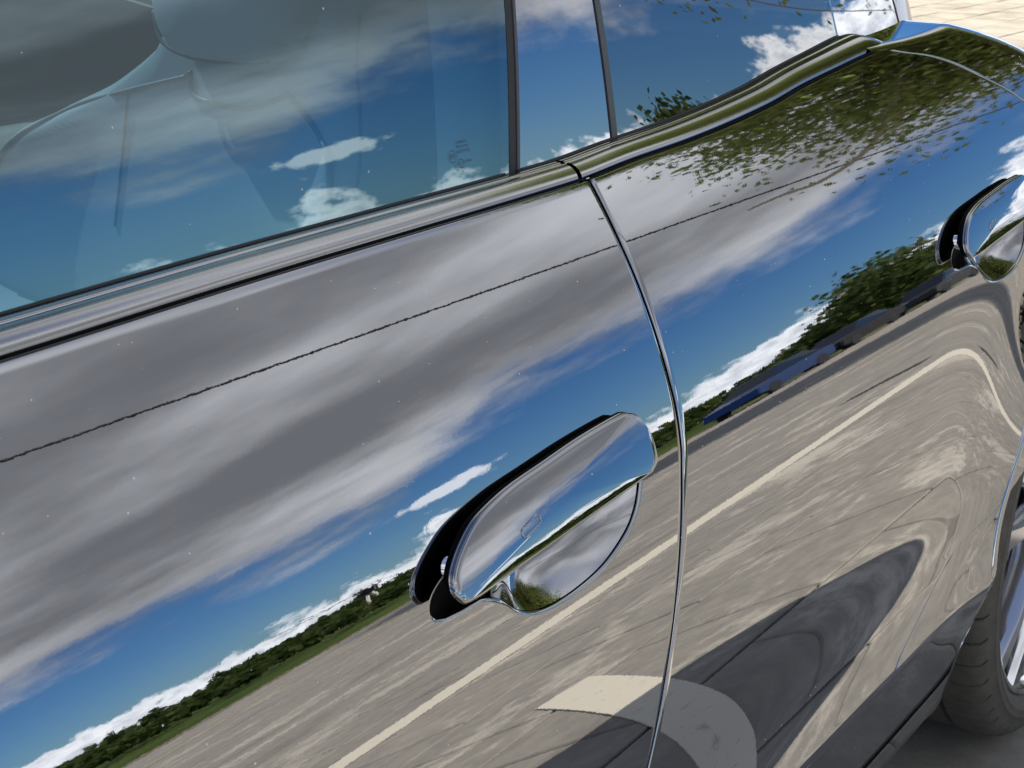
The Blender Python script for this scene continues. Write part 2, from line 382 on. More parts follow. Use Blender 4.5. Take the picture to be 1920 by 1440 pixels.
def add_handle(doorname, door, X, Zs, V, F, rect, nu, off):
    i0, i1, j0, j1 = rect
    loop = [i0*nu+j for j in range(j0, j1)]+[i*nu+j1 for i in range(i0, i1)]+[i1*nu+j for j in range(j1, j0, -1)]+[i*nu+j0 for i in range(i1, i0, -1)]
    cen = HC+off
    Q = np.array([[V[i][0], V[i][2]] for i in loop]); d = (Q-cen)*np.array([.34, 1.0])
    angs = np.unwrap(np.arctan2(d[:, 1], d[:, 0]))
    hole = sample_outline(catmull(np.array(CUT)+off, 12, True), cen, angs)
    n = len(loop); prev = list(loop)
    K = 14
    for k in range(1, K+1):                      # skin between the rectangle and the recess edge
        s = k/K; s = 1-(1-s)**1.4
        q = Q*(1-s)+hole*s; y = Y(q[:, 0], q[:, 1]); cur = list(range(len(V), len(V)+n))
        V += [np.array((q[a, 0], y[a], q[a, 1])) for a in range(n)]
        F += [(prev[a], prev[(a+1) % n], cur[(a+1) % n], cur[a]) for a in range(n)]
        prev = cur
    # rolled recess lip
    P = np.array([V[i] for i in prev]); N = nrmY(P[:, 0], P[:, 2])
    inw = np.stack([cen[0]-P[:, 0], np.zeros(n), cen[1]-P[:, 2]], 1)
    T = np.roll(P, -1, 0)-np.roll(P, 1, 0); T /= np.linalg.norm(T, axis=1, keepdims=True)
    O = np.cross(N, T); O /= np.linalg.norm(O, axis=1, keepdims=True)
    O *= np.sign(np.sum(O*inw, 1))[:, None]
    for th in (30, 60, 85):
        rad = .0028; q = P+O*rad*math.sin(R(th))-N*rad*(1-math.cos(R(th)))
        cur = list(range(len(V), len(V)+n)); V += list(q)
        F += [(prev[a], prev[(a+1) % n], cur[(a+1) % n], cur[a]) for a in range(n)]
        prev = cur
    # the cup
    E = np.array([V[i] for i in prev]); CV = []; CF = []; LF = []
    rings = [1, .985, .96, .93, .89, .84, .78, .71, .63, .54, .45, .36, .27, .18, .1]
    ey = E[:, 1]-Y(E[:, 0], E[:, 2])
    for rho in rings:
        q = cen+(E[:, [0, 2]]-cen)*rho
        dep = ey+.020*(1-rho**2.4)
        CV += [np.array((q[a, 0], float(Y(q[a, 0], q[a, 1]))+dep[a], q[a, 1])) for a in range(n)]
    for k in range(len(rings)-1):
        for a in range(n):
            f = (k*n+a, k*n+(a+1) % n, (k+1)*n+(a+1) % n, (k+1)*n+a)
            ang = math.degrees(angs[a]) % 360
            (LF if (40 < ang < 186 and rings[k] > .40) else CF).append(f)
    c0 = len(CV); CV.append(np.array((cen[0], float(Y(*cen))+.0222, cen[1])))
    CF += [((len(rings)-1)*n+a, (len(rings)-1)*n+(a+1) % n, c0) for a in range(n)]
    d_ob = mesh(doorname, V, F, PAINT, door if door.name != doorname else door.parent)
    d_ob.data.materials.append(BLACK)
    for k in range(*DARKFROM): d_ob.data.polygons[k].material_index = 1  # painted flange's deep wall coloured black for the darkness inside the gap
    cup = mesh('handle_recess', CV, CF, PAINT, d_ob)
    mesh('recess_shade', CV, LF, mat('matt_black', (.003, .003, .0035), .7, spec=.06), d_ob)  # upper left of the cup coloured black for the shade behind the paddle
    # the paddle
    pc_ = np.array([-.006, 0.8095])+off
    out_ = catmull(np.array(PAD)+off, 10, True); m_ = len(out_)
    yb = float(Y(off[0]+0., .80+off[1]))+.0
    def ypad(x, z):
        zz = z-(0.8105+off[1]); return yb-.0180+.34*(0.8105-.80)+math.tan(R(26.5))*zz+.9*zz*zz+(Y(x, np.full_like(np.asarray(x, float), .80+off[1]))-yb)
    PV = []; PF = []
    for rho in (.04, .15, .3, .45, .6, .72, .82, .90, .955, 1.0):
        q = pc_+(out_-pc_)*rho
        PV += list(np.stack([q[:, 0], ypad(q[:, 0], q[:, 1])-.0012*(1-rho**2), q[:, 1]], 1))
    # rounded edge and back
    c2 = out_-pc_; Tn = np.roll(out_, -1, 0)-np.roll(out_, 1, 0); Tn /= np.linalg.norm(Tn, axis=1, keepdims=True)
    On = np.stack([Tn[:, 1], -Tn[:, 0]], 1); On *= np.sign(np.sum(On*c2, 1))[:, None]
    for (o, dpt) in ((.0008, .0004), (.0013, .0012), (.0013, .0028), (.0006, .0040), (.0002, .0046), (.0008, .0054), (.0010, .0075), (-.001, .0105), (-.004, .0120)):
        q = out_+On*o; PV += list(np.stack([q[:, 0], ypad(out_[:, 0], out_[:, 1])+dpt, q[:, 1]], 1))
    nr = len(PV)//m_
    for k in range(nr-1): PF += [(k*m_+a, k*m_+(a+1) % m_, (k+1)*m_+(a+1) % m_, (k+1)*m_+a) for a in range(m_)]
    PF.append(tuple(range(m_))[::-1]); PF.append(tuple((nr-1)*m_+a for a in range(m_)))
    hd = mesh('door_handle', PV, PF, PAINT, d_ob); hd.data.materials.append(mat('matt_black'))
    for k in range((nr-4)*m_, len(PF)):
        if k != (nr-1)*m_: hd.data.polygons[k].material_index = 1
    # small raised touch mark: a slanted stadium ring
    a0 = np.array([-0.0508, 0.8038])+off; a1 = np.array([-0.0337, 0.8072])+off
    ring = []
    dv = (a1-a0)/np.linalg.norm(a1-a0); nv_ = np.array([-dv[1], dv[0]])
    for k in range(9): th = math.pi/2+math.pi*k/8; ring.append(a0+.0027*(math.cos(th)*dv+math.sin(th)*nv_))
    for k in range(9): th = -math.pi/2+math.pi*k/8; ring.append(a1+.0027*(math.cos(th)*dv+math.sin(th)*nv_))
    ring.append(ring[0]); ring = np.array(ring)
    pts = [(q[0], float(ypad(q[0], q[1]))-.0013, q[1]) for q in ring]
    tube('touch_mark', pts, .0006, PAINT, d_ob, 8)
    # hinge arms behind the paddle
    for ax, az_ in ((-.108, 0.7984), (.092, 0.8105)):
        p0 = np.array((ax+off[0], float(ypad(ax+off[0], az_+off[1]))+.009, az_+off[1])); p1 = p0+np.array((0.004, .034, -.010))
        tube('hinge_arm', [p0, p1], [.0075, .009], CHROME if ax < 0 else BLACK, d_ob, 16)
    return d_ob

def spaced(pieces):
    out_ = []
    for a, b, s in pieces:
        n = max(2, int(round((b-a)/s))+1); out_ += list(np.linspace(a, b, n)[(1 if out_ else 0):])
    return np.array(out_)
# front door
RC = (-.178, .152, .712, .850)
xs = spaced([(-1.0, -.18, .008), (-.18, .155, .0035), (.155, .189, .003)]); uc = (xs+1.0)/1.189
zs_ = spaced([(ZB, .50, .003), (.50, .71, .006), (.71, .855, .0035), (.855, .978, .005)]); vr = (zs_-ZB)/(.978-ZB)
X, Zs, V, F, rect, nu = door_panel('front_door', lambda z: -1.0+0*z, lambda z: gapx(z)-.0030, ZB, ztop, RC, car, uc, vr)
front_door = add_handle('front_door', car, X, Zs, V, F, rect, nu, np.array([0., 0.]))
# rear door
HOFF = np.array([.910, .033])
xs = spaced([(.19, .72, .006), (.72, 1.07, .004), (1.07, 1.20, .006)]); uc = (xs-.19)/1.01
zs_ = spaced([(ZB, .50, .003), (.50, .735, .006), (.735, .89, .004), (.89, .985, .004)]); vr = (zs_-ZB)/(.985-ZB)
X, Zs, V, F, rect, nu = door_panel('rear_door', lambda z: gapx(z)+.0026, lambda z: cutx(z)-.0018, ZB, ztop, (RC[0]+HOFF[0]+.004, RC[1]+HOFF[0]-.01, RC[2]+HOFF[1], RC[3]+HOFF[1]), car, uc, vr)
rear_door = add_handle('rear_door', car, X, Zs, V, F, rect, nu, HOFF)

# wheel-arch panels (polar round the wheel)
def arch_panel(name, outer, cx, ra, a0, a1, lip=True):
    """outer: closed-side polyline (x,z) from the arch's front foot round to its rear foot"""
    outer = np.array(outer, float); L = np.concatenate([[0], np.cumsum(np.linalg.norm(np.diff(outer, axis=0), axis=1))])
    n = 260; s = np.linspace(0, L[-1], n); ox = np.interp(s, L, outer[:, 0]); oz = np.interp(s, L, outer[:, 1])
    th = np.linspace(a0, a1, n); ix = cx+ra*np.cos(th); iz = WZ+ra*np.sin(th)
    V = []; F = []; K = 46
    for k in range(K):
        f = k/(K-1); x = ix*(1-f)+ox*f; z = iz*(1-f)+oz*f
        V += list(np.stack([x, Y(x, z), z], 1))
    F += gridfaces(K, n, 0, True)
    if lip:                                    # inner arch lip
        P = np.array(V[:n]); N = nrmY(P[:, 0], P[:, 2]); ins = np.stack([np.cos(th), 0*th, np.sin(th)], 1)
        prev = list(range(n))
        for (o, d) in ((.001, .0006), (.0022, .0022), (.003, .006), (.003, .030), (-.012, .034)):
            q = P-ins*o+np.array([0, 1, 0])*d; cur = list(range(len(V), len(V)+n)); V += list(q)
            F += [(prev[a], prev[a+1], cur[a+1], cur[a]) for a in range(n-1)]; prev = cur
    # shut-line edge of the outer boundary
    base = (K-1)*n; prev = [base+a for a in range(n)]
    P = np.array([V[i] for i in prev]); N = nrmY(P[:, 0], P[:, 2])
    for d in (.002, .02):
        cur = list(range(len(V), len(V)+n)); V += list(P-N*d); F += [(prev[a+1], prev[a], cur[a], cur[a+1]) for a in range(n-1)]; prev = cur
    return mesh(name, V, F, PAINT, car)
def zsho(x): x = np.asarray(x, float); return 1.02-.34*np.maximum(0, x-1.05)**1.2
a_front = math.pi-math.asin((ZB-WZ)/WA)
zc = np.linspace(ZB, .866, 70); ZQ = .868
outer = [(float(cutx(z))+.0018, z) for z in zc]+[(x, .868-.16*max(0, x-1.25)) for x in np.linspace(1.21, 2.12, 40)]+[(2.12, z) for z in np.linspace(.72, .34, 12)]
quarter = arch_panel('rear_quarter_panel', outer, WX, WA, a_front, -.1)
Vs = []
for v in np.linspace(0, 1, 60):
    xa = 1.2
    for it in range(6): zq = .868+v*(float(zsho(xa))-.868); xa = float(cutx(zq))+.0018
    x = np.linspace(xa, 2.12, 110); z0 = .868-.16*np.maximum(0, x-1.25); z = z0+v*(zsho(x)-z0); Vs += list(np.stack([x, Y(x, z), z], 1))
Fs = gridfaces(60, 110); ed = [i*110 for i in range(60)]; P = np.array([Vs[i] for i in ed]); N = nrmY(P[:, 0], P[:, 2]); prev = ed
for d in ((.0006, .0008), (.0012, .003), (.0012, .02)):
    cur = list(range(len(Vs), len(Vs)+60)); Vs += list(P-N*d[1]-np.array([d[0], 0, 0])); Fs += [(prev[k], prev[k+1], cur[k+1], cur[k]) for k in range(59)]; prev = cur
mesh('rear_haunch', Vs, Fs, PAINT, car)
FX = -1.66
outer = [(-1.0051, z) for z in np.linspace(ZB, .965, 40)]+[(x, float(ztop(x))) for x in np.linspace(-1.02, -2.2, 40)]+[(-2.2, z) for z in np.linspace(.84, .34, 12)]
arch_panel('front_fender', outer, FX, WA, math.asin((ZB-WZ)/WA), math.pi+.1)

zl_ = np.concatenate([np.linspace(.20, .78, 60)])
P = [(WX-math.sqrt(WA**2-(z-WZ)**2)+.002, float(Y(WX-math.sqrt(WA**2-(z-WZ)**2), z))+.0035+(.003 if z < ZB else 0), z) for z in zl_]
tube('arch_lip', P, .0062, PAINT, car, 12)
# sill below the doors
zz = np.concatenate([np.linspace(.272, ZB-.0035, 40)]); Vs = []; nU = 240
def fx(z): return FX+math.sqrt(max(WA**2-(z-WZ)**2, 0))
def rx(z): return WX-math.sqrt(max(WA**2-(z-WZ)**2, 0))
for z in zz:
    x = np.linspace(fx(z), rx(z), nU); Vs += list(np.stack([x, Y(x, np.full(nU, z)), np.full(nU, z)], 1))
Fs = gridfaces(len(zz), nU)
top = [(len(zz)-1)*nU+j for j in range(nU)]; P = np.array([Vs[i] for i in top]); b0 = len(Vs); Vs += list(P+np.array([0, .003, .012])); Fs += [(top[j], top[j+1], b0+j+1, b0+j) for j in range(nU-1)]
rend = [i*nU+nU-1 for i in range(len(zz))]; P = np.array([Vs[i] for i in rend]); prev = rend
for d in ((.0012, .001), (.003, .003), (.004, .008), (.004, .035), (-.01, .04)):
    cur = list(range(len(Vs), len(Vs)+len(P))); Vs += list(P+np.array([d[0], d[1], 0])); Fs += [(prev[k], cur[k], cur[k+1], prev[k+1]) for k in range(len(P)-1)]; prev = cur
mesh('sill_panel', Vs, Fs, PAINT, car)
zz = np.linspace(.165, .2715, 18); Vs = []
for z in zz:
    x = np.linspace(fx(z), rx(z)-.002, nU); Vs += list(np.stack([x, Y(x, np.full(nU, z))+.0015, np.full(nU, z)], 1))
Fs = gridfaces(len(zz), nU); P = np.array(Vs[:nU]); b0 = len(Vs); Vs += list(P+np.array([0, .25, -.004])); Fs += [(j+1, j, b0+j, b0+j+1) for j in range(nU-1)]
rend = [i*nU+nU-1 for i in range(len(zz))]; P = np.array([Vs[i] for i in rend]); b0 = len(Vs); Vs += list(P+np.array([.0, .05, 0])); Fs += [(rend[k], b0+k, b0+k+1, rend[k+1]) for k in range(len(P)-1)]
mesh('sill_cladding', Vs, Fs, CLAD, car, sharp=35)

# dark inner structure just behind the shut lines
zz = np.linspace(.30, .965, 30); Vs = []
for z in zz:
    x = np.linspace(-1.2, 1.25 if z > .82 else max(.60, min(1.2, rx(min(z, .78))-.03)), 80); Vs += list(np.stack([x, Y(x, np.full(80, z))+.021+.012*(abs(z-.783) < .07), np.full(80, z)], 1))
mesh('door_aperture', Vs, gridfaces(len(zz), 80), BLACK, car)

# ---------------------------------------------------------------- greenhouse
GZ = np.linspace(.96, 1.40, 441)
GYY = integ(GZ, np.radians(pchip(GZ, np.array([.96, 1.0, 1.1, 1.2, 1.3, 1.36, 1.40]), np.array([10.5, 11.2, 15, 20, 28, 45, 70]))), .985)
def GY(x, z):
    x = np.asarray(x, float); z = np.asarray(z, float)
    return .118+np.interp(z, GZ, GYY)+.06*np.maximum(0, x-.1)**2+.13*(z-.985)*sm((x-.0)/.95)+1.0*np.maximum(0, x-1.02)**2
def g_patch(name, xl, xr, zl, zh, m, parent, nx=60, nz=60, off=0.0, wall=0.0):
    Vs = []
    for v in np.linspace(0, 1, nz):
        a, b = float(xl(v)), float(xr(v)); x = np.linspace(a, b, nx)
        z = zl(x)+(zh(x)-zl(x))*v; Vs += list(np.stack([x, GY(x, z)+off, z], 1))
    Fs = gridfaces(nz, nx)
    if wall:
        loop = [j for j in range(nx)]+[i*nx+nx-1 for i in range(1, nz)]+[(nz-1)*nx+j for j in range(nx-2, -1, -1)]+[i*nx for i in range(nz-2, 0, -1)]
        b0 = len(Vs); Vs += [Vs[i]+np.array([0, wall, 0]) for i in loop]; n = len(loop)
        Fs += [(loop[k], b0+k, b0+(k+1) % n, loop[(k+1) % n]) for k in range(n)]
    return mesh(name, Vs, Fs, m, parent, sharp=40 if wall else None)
zlo = lambda x: ztop(x)-.012
zroof = lambda x: 1.372-.13*np.maximum(0, np.asarray(x, float)-.35)**2-.20*np.maximum(0, -.35-np.asarray(x, float))**2
lx = lambda b, k: (lambda v: b+k*(v-.0))
k_ = .28*.39
win_f = g_patch('front_window', lambda v: -1.04+.62*v, lx(.1180, k_), zlo, zroof, GLASS, car, 90, 70)
g_patch('window_seal', lx(.1185, k_), lx(.1265, k_), zlo, zroof, RUBBER, car, 4, 40, -.0005, .008)
g_patch('window_seal', lx(.1275, k_), lx(.1310, k_), zlo, zroof, SEAL, car, 4, 40, -.0012, .008)
g_patch('pillar_panel', lx(.1325, k_), lx(.2690, .10*.39), zlo, zroof, PANEL, car, 30, 60, 0, .006)
g_patch('window_seal', lx(.2700, .10*.39), lx(.2785, .10*.39), zlo, zroof, SEAL, car, 4, 40, -.0012, .008)
win_r = g_patch('rear_window', lx(.2795, .10*.39), lambda v: .80+.02*v, zlo, zroof, PRIV, car, 90, 60)
g_patch('rear_pillar', lambda v: .801+.02*v, lambda v: 1.52-.25*v, lambda x: ztop(np.minimum(x, .9))-.03, zroof, PAINT, car, 90, 70, -.001, .006)
g_patch('roof_rail', lambda v: -1.02, lambda v: 1.5, lambda x: zroof(x)+.001, lambda x: zroof(x)+.022, PAINT, car, 90, 8)
g_patch('front_pillar', lambda v: -1.12+.60*v, lambda v: -1.038+.619*v, lambda x: ztop(np.maximum(x, -1.0))-.02, lambda x: zroof(x)+.004, PAINT, car, 10, 50, -.002, .03)

# belt mouldings
def belt(name, x0, x1, parent, n=120):
    prof = [(0.0, -.016), (.03, -.006), (.05, .0005), (.10, .0052), (.18, .0088), (.30, .0116), (.44, .0134), (.55, .0138), (.585, .0131), (.60, .0124), (.625, .0124), (.64, .0132), (.66, .0140), (.74, .0146), (.86, .0144), (.955, .0136), (.975, .0124), (.98, .006), (.98, -.006)]
    Vs = []
    for x in np.linspace(x0, x1, n):
        z = float(ztop(x)); y0 = float(Y(x, z))+.0032; y1 = float(GY(x, z+.011))-.0008
        for a, h in prof: Vs.append(np.array((x+(.010 if x1 < .3 else -.004)*0, y0+a*(y1-y0), z+h*(.9+.35*max(0, x-.2))*(1-sm((x-.80)/.12))-.006*sm((x-.80)/.12))))
    Fs = gridfaces(n, len(prof), 0, True)
    q = len(prof); Fs.append(tuple(range(q))[::-1]); Fs.append(tuple((n-1)*q+k for k in range(q)))
    o = mesh(name, Vs, Fs, TRIM, parent, sharp=50)
    return o
for a, b, pa in ((-1.0, .183, front_door), (.190, .80, rear_door)):
    P = [(x, float(Y(x, float(ztop(x))))+.0022, float(ztop(x))+.0022) for x in np.linspace(a, b, 80)]
    tube('belt_gap_shade', P, .0011, mat('matt_black'), pa, 8)  # black tube standing in for the dark gap between door top and moulding
belt('belt_moulding', -1.03, .178, front_door)
belt('belt_moulding', .1835, .93, rear_door)
# glass run seal at the foot of the windows
for a, b, pa in ((-1.03, .118, front_door), (.134, .80, rear_door)):
    P = [(x, float(GY(x, float(ztop(x))+.0125))-.0008, float(ztop(x))+.0125+.004*max(0, x-.2)) for x in np.linspace(a, b, 60)]
    tube('glass_run_seal', P, .0014, RUBBER, pa, 6)

# roof, rear deck, bonnet and far side (give the cabin its shade and the car its shadow)
def roofpart(name, x0, x1, f0, f1, m):
    Vs = []
    for x in np.linspace(x0, x1, 50):
        z0 = float(zroof(x))+.022; y0 = float(GY(x, z0))
        for f in np.linspace(f0, f1, 20): Vs.append(np.array((x, y0+(2*CY-2*y0)*f, z0+.045*(1-(2*f-1)**4)**.6)))
    mesh(name, Vs, gridfaces(50, 20), m, car)
roofpart('roof', -1.0, 1.5, 0, .10, PAINT); roofpart('roof', -1.0, 1.5, .90, 1, PAINT); roofpart('roof', -1.0, -.80, .10, .90, PAINT); roofpart('roof', .95, 1.5, .10, .90, PAINT)
roofpart('added_glass_roof', -.80, .95, .10, .90, glass_mat('added_tinted_roof_glass', 1.6, (.36, .38, .40)))  # unseen glass panel added to let sunlight down onto the seats
Vs = []; xd = np.linspace(.79, 2.12, 80)
for x in xd:
    z0 = float(zsho(x)); y0 = float(Y(x, z0)); e = 1e-3; t0 = math.atan((float(Y(x, z0))-float(Y(x, z0-e)))/e); rad = .020+.034*float(sm((x-.85)/.45))
    for f in np.linspace(0, 1, 14):
        th = t0+(R(84)-t0)*f; Vs.append(np.array((x, y0+rad*(math.cos(t0)-math.cos(th)) if False else y0+rad*(-math.cos(th)+math.cos(t0)), z0+rad*(math.sin(th)-math.sin(t0)))))
    yl, zl_ = Vs[-1][1], Vs[-1][2]
    for f in (.1, .25, .5, .75, 1.0): Vs.append(np.array((x, yl+(CY-yl)*f, zl_+.004*f*(2-f))))
nn = 19
DK = list(Vs); mir = [np.array((v[0], 2*CY-v[1], v[2])) for v in Vs]
mesh('rear_deck', DK+mir, gridfaces(80, nn)+gridfaces(80, nn, len(DK), True), PAINT, car)
# rear window of the cabin and tail panel
Vs = []
for f in np.linspace(0, 1, 12):
    for g in np.linspace(0, 1, 12):
        y0 = .66+.0*f; Vs.append(np.array((1.46+.30*f, .62+(2*CY-1.24)*g, 1.14-.06*f+.02*math.sin(math.pi*g))))
mesh('rear_screen', Vs, gridfaces(12, 12), PRIV, car)
Vs = []
for z in np.linspace(.25, .73, 14):
    for f in np.linspace(-1, 1, 24): Vs.append(np.array((2.12+.10*(1-f*f)*(1-.4*abs(z-.6)), CY+f*(CY-float(Y(2.12, max(z, .3)))), z)))
mesh('rear_bumper', Vs, gridfaces(14, 24), PAINT, car)
Vs = []
for x in np.linspace(-2.2, -1.0, 40):
    y0 = float(Y(x, float(ztop(x)))); z0 = float(ztop(x))
    for f in np.linspace(0, 1, 24): Vs.append(np.array((x, y0+(2*CY-2*y0)*f, z0+.06*(1-(2*f-1)**4)**.7)))
mesh('bonnet', Vs, gridfaces(40, 24), PAINT, car)
Vs = []
for v in np.linspace(0, 1, 20):
    for f in np.linspace(0, 1, 20):
        Vs.append(np.array((-1.13+.72*v-.10*math.sin(math.pi*f), .14+.17*v+(2*CY-.28-.34*v)*f, 1.0+.38*v)))
mesh('windscreen', Vs, gridfaces(20, 20), GLASS, car)
Vs = []
for z in np.linspace(.25, .84, 14):
    for f in np.linspace(-1, 1, 24): Vs.append(np.array((-2.2-.16*(1-f*f), CY+f*(CY-float(Y(-2.2, max(z, .3)))), z)))
mesh('front_bumper', Vs, gridfaces(14, 24, 0, True), PAINT, car)
Vs = []; xx = np.linspace(-2.2, 2.12, 120)
zz = np.linspace(.18, .97, 40)
for z in zz: Vs += list(np.stack([xx, 2*CY-Y(xx, np.minimum(z, ztop(np.clip(xx, -2.2, .95)))), np.full(120, 1.0)*np.minimum(z, ztop(np.clip(xx, -2.2, .95)))], 1))
mesh('far_side_panel', Vs, gridfaces(40, 120, 0, True), PAINT, car)
Vs = []; xx = np.linspace(-1.0, .80, 60)
for v in np.linspace(0, 1, 20): z = ztop(xx)-.01+(zroof(xx)-ztop(xx)+.01)*v; Vs += list(np.stack([xx, 2*CY-GY(xx, z), z], 1))
mesh('far_side_window', Vs, gridfaces(20, 60, 0, True), PRIV, car)  # dark tint added to stop sun passing through the cabin onto the yard
Vs = []; xx = np.linspace(.80, 1.5, 30)
for v in np.linspace(0, 1, 20): z = .99+(zroof(xx)-.99)*v; Vs += list(np.stack([xx, 2*CY-GY(xx, z), z], 1))
mesh('far_rear_pillar', Vs, gridfaces(20, 30, 0, True), PAINT, car)
box('underbody', -2.1, 2.05, .30, 2*CY-.30, .19, .24, LINER, car)
box('cabin_floor', -1.0, 1.0, .12, 2*CY-.12, .30, .32, CARPET, car)

# ---------------------------------------------------------------- wheels
def make_wheel(cx, sh):
    w = empty('wheel', (cx+sh, .118, WZ-.01+GO), car)
    RO, HW = .36, .122
    prof = [(-.098, .284), (-.112, .296), (-.1165, .309), (-.1155, .311), (-.1155, .320), (-.1135, .322), (-.110, .336), (-.104, .347), (-.094, .3545), (-.080, .3585), (-.052, .360), (-.048, .360), (-.047, .353), (-.039, .353), (-.038, .360), (-.004, .3605), (.004, .3605), (.038, .360), (.039, .353), (.047, .353), (.048, .360), (.080, .3585), (.094, .3545), (.104, .347), (.1135, .322), (.1165, .309), (.098, .284)]
    ng = 54; angs = []
    for k in range(ng):
        a = k/ng*2*math.pi
        angs += [(a, 0), (a+.0035, 1), (a+.0105, 1), (a+.014, 0), (a+.05, 0), (a+.085, 0)]
    V = []; F = []; n = len(prof)
    for a, g in angs:
        for (y, r) in prof:
            sw = .05*max(0, abs(y)-.05)/.07*(1 if y > 0 else -1)
            aa = a+(.22*(abs(y)-.05) if abs(y) > .05 and r > .34 else 0)*(1)
            rr = r-(.0075 if g and abs(y) > .050 and r > .338 else 0)
            V.append((rr*math.cos(aa), y, rr*math.sin(aa)))
    na = len(angs)
    for i in range(na):
        for k in range(n-1): F.append((i*n+k, ((i+1) % na)*n+k, ((i+1) % na)*n+k+1, i*n+k+1))
    tyre = mesh('tyre', V, F, TYRE, w, sharp=38)
    # rim: barrel, outer lip, five twin spokes, hub
    V = []; F = []; pr = [(.100, .281), (.05, .268), (-.06, .268), (-.092, .282), (-.104, .2885), (-.108, .2865), (-.106, .280), (-.096, .277), (-.09, .272)]
    for i in range(96):
        a = 2*math.pi*i/96
        for (y, r) in pr: V.append((r*math.cos(a), y, r*math.sin(a)))
    for i in range(96):
        for k in range(len(pr)-1): F.append((i*len(pr)+k, ((i+1) % 96)*len(pr)+k, ((i+1) % 96)*len(pr)+k+1, i*len(pr)+k+1))
    rim = mesh('rim', V, F, RIMM, w, sharp=40)
    def spoke(a):
        c_, s_ = math.cos(a), math.sin(a); V = []
        for r, wd, y in ((.045, .022, -.070), (.10, .016, -.088), (.20, .015, -.092), (.279, .024, -.088)):
            for sx, dy in ((-1, 0), (-.7, -.010), (.7, -.010), (1, 0), (1, .03), (-1, .03)):
                V.append((r*c_-sx*wd*s_, y+dy, r*s_+sx*wd*c_))
        F = [(i*6+k, i*6+(k+1) % 6, (i+1)*6+(k+1) % 6, (i+1)*6+k) for i in range(3) for k in range(6)]
        return mesh('spoke', V, F, RIMM, w, sharp=30)
    for i in range(5):
        for dlt in (-.20, .20): spoke(2*math.pi*(i+.25)/5+dlt)
    V = []; F = []; pr = [(-.05, .05), (-.084, .05), (-.094, .044), (-.096, .03), (-.090, .026), (-.088, 0.0001)]
    for i in range(40):
        a = 2*math.pi*i/40; V += [(r*math.cos(a), y, r*math.sin(a)) for y, r in pr]
    for i in range(40):
        for k in range(5): F.append((i*6+k, ((i+1) % 40)*6+k, ((i+1) % 40)*6+k+1, i*6+k+1))
    mesh('hub_cap', V, F, RIMD, w)
    V = []; F = []
    for i in range(48):
        a = 2*math.pi*i/48; V += [(.17*math.cos(a), -.02, .17*math.sin(a)), (.17*math.cos(a), 0, .17*math.sin(a)), (.05*math.cos(a), -.02, .05*math.sin(a))]
    for i in range(48):
        j = (i+1) % 48; F += [(3*i, 3*j, 3*j+1, 3*i+1), (3*i+2, 3*j+2, 3*j, 3*i)]
    mesh('brake_disc', V, F, CHROME, w)
    # arch liner
    V = []; F = []; n = 50
    for i in range(n):
        a = -.35+(math.pi+.7)*i/(n-1)
        for y in (.03, .12, .36): V.append((cx+(WA+.006)*math.cos(a), y, WZ+(WA+.006)*math.sin(a)))
        V.append((cx+.05*math.cos(a), .37, WZ+.05*math.sin(a)))
    mesh('arch_liner', V, gridfaces(n, 4), LINER, car)
    return w
make_wheel(WX, .150); make_wheel(FX, 0.0)

# ---------------------------------------------------------------- cabin: driver's seat, door card, belt
seat = empty('driver_seat', (.0, .66, .32), car)
def inseat(o): o.parent = seat; o.matrix_parent_inverse = Matrix.Translation((-.0, -.66, -.32)); return o
def plane_x(z): return .25+.33*(z-.75)
bo = np.array([(.40, .60), (.40, .80), (.404, .914), (.405, .95), (.41, .99), (.438, 1.036), (.462, 1.085), (.50, 1.13), (.60, 1.15), (.66, 1.13), (.706, 1.07), (.728, 1.031), (.789, .984), (.858, .947), (.911, .911), (.925, .829), (.925, .70), (.92, .60)])
bo = catmull(bo, 8, True); bc = np.array([.66, .86]); V = []; F = []; nb = len(bo)
for rho in (.001, .25, .45, .62, .76, .87, .94, .98, 1.0):
    q = bc+(bo-bc)*rho
    dep = -.055*rho**3*np.clip(np.abs(q[:, 0]-.66)/.25, 0, 1)**2+.05*(max(0, rho-.86)/.14)**2
    V += list(np.stack([plane_x(q[:, 1])-.01+dep, q[:, 0], q[:, 1]], 1))
V += list(np.stack([plane_x(bo[:, 1])+.13, bo[:, 0], bo[:, 1]], 1))
for k in range(9): F += [(k*nb+a, k*nb+(a+1) % nb, (k+1)*nb+(a+1) % nb, (k+1)*nb+a) for a in range(nb)]
inseat(mesh('backrest', V, F, LEATHER, seat))
ho = catmull(np.array([(.702, 1.10), (.690, 1.055), (.665, 1.028), (.639, 1.020), (.586, 1.018), (.53, 1.023), (.495, 1.05), (.485, 1.11), (.50, 1.22), (.55, 1.27), (.62, 1.27), (.68, 1.22)]), 8, True)
hc = ho.mean(0); V = []; F = []; nb = len(ho)
for rho, dpt in ((.001, -.052), (.4, -.050), (.7, -.044), (.88, -.034), (.96, -.022), (1.0, 0.0), (1.0, .05), (.9, .075)):
    q = hc+(ho-hc)*rho; V += list(np.stack([plane_x(q[:, 1])-.02+dpt, q[:, 0], q[:, 1]], 1))
for k in range(7): F += [(k*nb+a, k*nb+(a+1) % nb, (k+1)*nb+(a+1) % nb, (k+1)*nb+a) for a in range(nb)]
inseat(mesh('headrest', V, F, LEATHER, seat))
V = []; F = []
for i, x in enumerate(np.linspace(-.32, .30, 26)):
    for j, y in enumerate(np.linspace(.39, .93, 40)):
        s = abs(y-.66)/.27; z = .60+.055*s**4-.03*max(0, s-.9)*10*.6+.03*math.sin((x+.32)*3)-.10*max(0, -.26-x)*8
        V.append((x, y, z+.12))
inseat(mesh('cushion', V, gridfaces(26, 40), LEATHER, seat))
